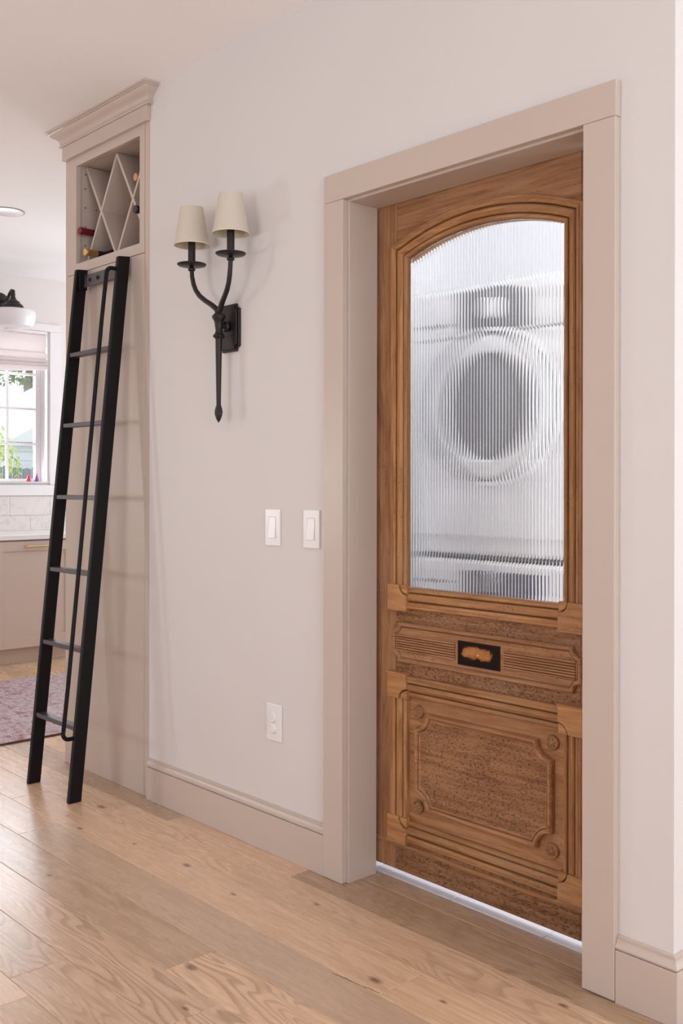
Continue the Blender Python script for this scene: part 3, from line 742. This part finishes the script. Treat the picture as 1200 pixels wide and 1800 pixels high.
# ------------------------------------------------------------------ switches and socket
def switch(cx, cz, label, tilt):
    r = empty('light_switch', (cx, 0, cz), label, 'light switch', None)
    box(cx-.0375, cx+.0375, -.0062, -.0003, cz-.059, cz+.059).build('cover_plate', PLASTIC, r, bevel=.0022, seg=3)
    box(cx-.0175, cx+.0175, -.0068, -.0060, cz-.034, cz+.034).build('rocker_frame', flat('switch_gap', (.45,.42,.42), .4) if 'switch_gap' not in bpy.data.materials else bpy.data.materials['switch_gap'], r)
    k = MB().prism([(-.0062, -.033), (-.0062, .033), (-.0110 if tilt > 0 else -.0068, .033), (-.0078, 0), (-.0075 if tilt > 0 else -.0115, -.033)], lambda p, t: (cx + (-.0162 if t == 0 else .0162), p[0], cz + p[1]))
    k.build('rocker', PLASTIC, r, bevel=.0006)
switch(-2.319, 1.040, 'white rocker switch on the wall, further from the door casing', -1)
switch(-2.130, 1.041, 'white rocker switch right beside the door casing', -1)
so = empty('wall_socket', (-2.311, 0, .416), 'white wall socket with two round plugs above the skirting board', 'outlet')
box(-2.3485, -2.2735, -.0062, -.0003, .357, .475).build('cover_plate', PLASTIC, so, bevel=.0022, seg=3)
box(-2.3285, -2.2935, -.0085, -.0060, .384, .448).build('receptacle', PLASTIC, so, bevel=.001)
for z in (.4335, .3985):
    c = MB().lathe([(.0165,0),(.0165,.005),(.015,.0075),(.011,.0080),(.0105,.0068),(.006,.0068),(.0055,.0085),(.001,.0088)], (-2.311, -.0084, z), '-Y', 24).build('socket_cap', PLASTIC, so, smooth=True, angle=35)

# ------------------------------------------------------------------ kitchen seen past the cabinet
# window
wn = empty('window_1', (-6.70, .893, KW[2]), kind='structure')
y0, y1, z0, z1 = KW
w = MB(); w.box(-6.80,-6.632,y0+.0002,y0+.012,z0,z1); w.box(-6.80,-6.632,y1-.012,y1-.0002,z0,z1); w.box(-6.80,-6.632,y0+.012,y1-.012,z1-.012,z1-.0002); w.box(-6.80,-6.632,y0+.012,y1-.012,z0+.0002,z0+.012)
w.build('lining', WHITE_TRIM, wn)
box(-6.6298,-6.612,y1+.001,y1+.086,z0-.002,z1).build('casing', WHITE_TRIM, wn, bevel=.002)
box(-6.6298,-6.612,y0-.086,y0-.001,z0-.002,z1).build('casing', WHITE_TRIM, wn, bevel=.002)
box(-6.6298,-6.612,y0-.086,y1+.086,z1+.001,z1+.056).build('head_casing', WHITE_TRIM, wn, bevel=.002)
box(-6.6298,-6.606,y0-.086,y1+.070,z0-.080,z0-.004).build('sill_apron', WHITE_TRIM, wn, bevel=.002)
box(-6.74,-6.598,y0+.013,y1-.013,z0+.0125,z0+.020).build('sill', WHITE_TRIM, wn, bevel=.001)
sa = MB(); sa.box(-6.775,-6.735,y0+.013,y0+.053,z0+.022,z1-.013); sa.box(-6.775,-6.735,y1-.053,y1-.013,z0+.022,z1-.013); sa.box(-6.775,-6.735,y0+.053,y1-.053,z0+.022,z0+.041); sa.box(-6.775,-6.735,y0+.053,y1-.053,z1-.05,z1-.013)
sa.build('sash', WHITE_TRIM, wn)
for y in (.683, .893, 1.103): box(-6.763,-6.747,y-.009,y+.009,z0+.041,z1-.05).build('muntin', WHITE_TRIM, wn)
for z in (1.468, 1.723, 1.978): box(-6.7635,-6.7465,y0+.053,y1-.053,z-.009,z+.009).build('muntin', WHITE_TRIM, wn)
ys = [y0+.053, .674, .692, .884, .902, 1.094, 1.112, y1-.053]; zs = [z0+.041, 1.459, 1.477, 1.714, 1.732, 1.969, 1.987, z1-.05]
for i in range(4):
    for j in range(4):
        box(-6.7565,-6.7535,ys[2*i],ys[2*i+1],zs[2*j],zs[2*j+1]).build('pane', PANE, wn)
# roman shade
ra = empty('roman_shade', (-6.60, .893, 2.0), 'cream linen roman shade pulled halfway up over the kitchen window', 'blind')
def fold(zt, zb, x, bulge, sag=0.0, name='fold', m=None):
    mb = MB(); rings = []
    for i in range(17):
        y = .452 + (1.335 - .452)*i/16; s = sag*sin(pi*i/16)
        ring = []
        for k in range(9):
            t = k/8; ring.append((x + .006 + bulge*sin(pi*t)**.8, y, zt + (zb - s - zt)*t))
        for k in range(8, -1, -1):
            t = k/8; ring.append((x + bulge*.82*sin(pi*t)**.8, y, zt + (zb - s - zt)*t))
        rings.append(ring)
    mb.loft(rings); return mb.build(name, m or ROMAN, ra, smooth=True, angle=60)
fold(2.265, 2.125, -6.640, .024, .004, 'upper_panel')
fold(2.132, 2.075, -6.634, .036, .006)
fold(2.082, 2.050, -6.630, .042, .010)
fold(2.056, 2.030, -6.627, .044, .018)
fold(2.038, 2.005, -6.630, .038, .030)
box(-6.640, -6.612, .445, 1.342, 2.262, 2.281).build('head_rail', WHITE_TRIM, ra)
# sconce over the window
ks = empty('kitchen_sconce', (-6.62, .99, 2.47), 'dark bronze wall sconce with white milk glass bowl above the kitchen window', 'wall lamp')
MB().lathe([(.060,.0),(.062,.006),(.055,.014),(.042,.017),(.036,.024),(.026,.028),(.012,.030)], (-6.6295, .995, 2.462), 'X', 28).build('backplate', IRON, ks, smooth=True, angle=40)
MB().tube([(-6.605,.995,2.462),(-6.56,.995,2.452),(-6.50,.992,2.463),(-6.455,.990,2.497),(-6.425,.988,2.509),(-6.402,.987,2.502),(-6.40,.986,2.480)], [.013,.011,.011,.012,.013,.014,.014], 12).build('arm', IRON, ks, smooth=True)
MB().lathe([(.010,2.492),(.016,2.480),(.014,2.468),(.020,2.450),(.032,2.436),(.046,2.428),(.046,2.420),(.058,2.412),(.069,2.400),(.073,2.384),(.066,2.384),(.060,2.395)], (-6.40,.986,0), 'Z', 28).build('shade_holder', IRON, ks, smooth=True, angle=35)
MB().lathe([(.060,2.392),(.075,2.378),(.120,2.374),(.144,2.366),(.151,2.350),(.150,2.318),(.141,2.282),(.125,2.258),(.085,2.246),(.062,2.244),(.058,2.238),(.03,2.232),(.001,2.231)], (-6.40,.986,0), 'Z', 40).build('glass_bowl', PORC, ks, smooth=True, angle=30)
# counter run
box(-6.6295, -6.0, -.5, 2.2, .8115, .8415).build('worktop', QUARTZ, origin=(-6.3, .8, .8115), bevel=.002)
tag(bpy.data.objects['worktop'], 'white quartz worktop on the beige kitchen cabinets below the window', 'worktop')
def base_cab(ya, yb, label, pull_y=None, named=None):
    r = empty('base_cabinet', (-6.3, (ya+yb)/2, 0), label, 'cabinet', 'base cabinets under the kitchen worktop')
    box(-6.62, -6.040, ya+.0004, yb-.0004, .1055, .8105).build('carcass', CAB_KIT, r)
    box(-6.60, -6.080, ya+.0004, yb-.0004, .0005, .105).build('toe_kick', CAB_KIT, r)
    f = MB(); a, b = ya+.002, yb-.002; s = .055; X0, X1 = -6.0395, -6.0105
    f.box(X0, X1, a, a+s, .108, .802); f.box(X0, X1, b-s, b, .108, .802); f.box(X0, X1, a+s, b-s, .738, .802); f.box(X0, X1, a+s, b-s, .108, .184)
    f.box(X0, X1-.008, a+s, b-s, .184, .738)
    d = f.build('door', CAB_KIT, r, bevel=.0006)
    c = (a+b)/2
    pl = MB(); pl.tube([(X1+.028, c-.082, .768), (X1+.028, c+.082, .768)], .0055, 12)
    for s2 in (-1, 1):
        pl.tube([(X1, c+s2*.062, .768), (X1+.028, c+s2*.062, .768)], [.007,.0045], 10); pl.lathe([(.0075,-.004),(.0085,0),(.0075,.004)], (X1+.028, c+s2*.062, .768), 'Z', 10)
    pl.build('pull_handle', BRASS, d, smooth=True, label='brass bar pull')
base_cab(.690, 1.240, 'beige shaker base cabinet with a brass pull, below the kitchen window')
base_cab(.140, .688, 'beige shaker base cabinet left of the one with the visible brass pull')
base_cab(1.242, 1.80, 'beige shaker base cabinet behind the black ladder and tall cabinet')
# backsplash tiles
bs = empty('trim_2', (-6.63, 1, .84), kind='structure')
zr = [(.8420, .9495), (.9510, 1.0890)]
for j, (za, zb_) in enumerate(zr):
    y = -.3 + .15*j
    while y < 2.1:
        box(-6.6298, -6.622, y, y + .3030, za, zb_).build('tile', MARBLE, bs, bevel=.0008); y += .3045
# figurines on the sill
def figurine(y, m, label):
    x = -6.655; z = z0 + .0201
    r = empty('rabbit_figurine', (x, y, z), label, 'figurine', None)
    MB().lathe([(.010,0),(.0175,.004),(.018,.014),(.013,.024),(.008,.030)], (x, y, z), 'Z', 16).build('body', m, r, smooth=True)
    MB().lathe([(.005,.026),(.0105,.032),(.011,.038),(.007,.044),(.001,.046)], (x, y, z), 'Z', 14).build('head', m, r, smooth=True)
    for s in (-1, 1): MB().tube([(x, y+s*.004, z+.042), (x, y+s*.007, z+.052), (x, y+s*.008, z+.061)], [.003,.0036,.001], 8).build('ear', m, r, smooth=True)
figurine(1.222, RED, 'tiny red rabbit figurine on the kitchen window sill')
figurine(1.283, PURP, 'tiny purple rabbit figurine on the kitchen window sill')
# rug
rug = empty('area_rug', (-4.84, .8, 0), 'faded red and grey patterned rug on the kitchen floor', 'rug')
box(-5.52, -4.158, -.75, 2.3, .0005, .009).build('pile', RUGM, rug)
be = MB(); be.box(-4.158, -4.150, -.75, 2.3, .0004, .008); be.box(-5.528, -5.52, -.75, 2.3, .0004, .008); be.build('binding', flat('rug_binding', (.10,.06,.04), .9), rug)
# flush ceiling disc
dl = empty('ceiling_light', (-5.070, .352, CEIL), 'flat round white flush light in the ceiling beside the cabinet', 'ceiling light')
MB().lathe([(.093,-.0002),(.093,-.004),(.089,-.005),(.0885,-.0015)], (-5.077, .348, CEIL), 'Z', 48, caps=False).build('trim_ring', flat('ring_grey', (.35,.30,.28), .5), dl, smooth=True)
MB().lathe([(.088,-.0003),(.088,-.0045),(.080,-.006),(.001,-.0065)], (-5.077, .348, CEIL), 'Z', 48).build('diffuser', PORC, dl, smooth=True)

# ------------------------------------------------------------------ outside the kitchen window
GRASS = flat('lawn', (.30,.40,.18), .9)
struct('ground_outside', box(-30, -6.85, -12, 20, -.25, -.15), GRASS)
SID = flat('white_siding', (.50,.52,.55), .6); ROOFM = flat('pale_roof', (.46,.48,.50), .8); FEN = flat('grey_fence', (.14,.15,.19), .8)
sh = empty('neighbour_garage', (-15.5, 7.4, -.15), 'pale garage with low roof outside the kitchen window', 'building')
box(-17.4, -14.02, 4.48, 10, -.15, 1.80).build('wall', SID, sh)
for k in range(14): box(-14.018, -13.995, 4.46, 10, -.10 + k*.135, .03 + k*.135).build('siding_board', SID, sh)
MB().prism([(4.30,1.79),(10.2,1.79),(10.2,3.05),(6.6,3.05)], lambda p, t: (-13.85 if t == 0 else -17.6, p[0], p[1])).build('roof', ROOFM, sh)
fn = empty('garden_fence', (-13.4, 5.0, -.15), 'grey board fence in front of the pale garage outside', 'fence')
for k in range(28):
    y = 2.3 + k*.145; h = 1.42 + .02*math.sin(k*1.7)
    MB().prism([(y, -.15), (y+.128, -.15), (y+.128, h-.02), (y+.064, h), (y, h-.02)], lambda p, t: (-13.40 if t == 0 else -13.42, p[0], p[1])).build('board', FEN, fn)
box(-13.46, -13.42, 2.3, 6.4, .2, .3).build('rail', FEN, fn); box(-13.46, -13.42, 2.3, 6.4, 1.0, 1.1).build('rail', FEN, fn)
LEAF = M('leaf'); LEAF.set(LEAF.mix((.20,.25,.16), (.40,.45,.34), LEAF.noise(LEAF.coord(), 30, 2)), .7); LEAF = LEAF.m
LEAF2 = M('bush_leaf'); LEAF2.set(LEAF2.mix((.24,.34,.08), (.45,.52,.18), LEAF2.noise(LEAF2.coord(), 30, 2)), .7); LEAF2 = LEAF2.m
BARK = flat('bark', (.30,.25,.22), .9)
def tree(name, x, y, zc, R, H, n, leaf, label, cat, rnd):
    r = empty(name, (x, y, -.15), label, cat)
    MB().tube([(x, y, -.15), (x+.05, y-.05, zc*.5), (x, y+.08, zc)], [.14*R, .10*R, .05*R], 8).build('trunk', BARK, r)
    q = random.Random(rnd); mb = MB()
    for i in range(n):
        while True:
            a, b, c = q.uniform(-1,1), q.uniform(-1,1), q.uniform(-1,1)
            if .15 < a*a+b*b+c*c < 1: break
        p = Vector((x + a*R, y + b*R, zc + c*H)); s = q.uniform(.035, .075)*R**.5
        u = Vector((q.gauss(0,1), q.gauss(0,1), q.gauss(0,1))).normalized(); v = u.cross(Vector((q.gauss(0,1), q.gauss(0,1), q.gauss(0,1)))).normalized()
        mb.add([p - u*s, p + v*s*.45, p + u*s, p - v*s*.45], [(0,1,2,3)])
    mb.build('crown', leaf, r, kind='stuff', fix=False)
tree('garden_tree', -19.5, 7.4, 4.9, 2.4, 1.75, 9000, LEAF, 'pale green tree rising beyond the garage outside', 'tree', 1)
tree('garden_bush', -12.6, 3.55, 1.35, .36, .62, 900, LEAF2, 'yellow green bush beside the garage outside the window', 'bush', 2)
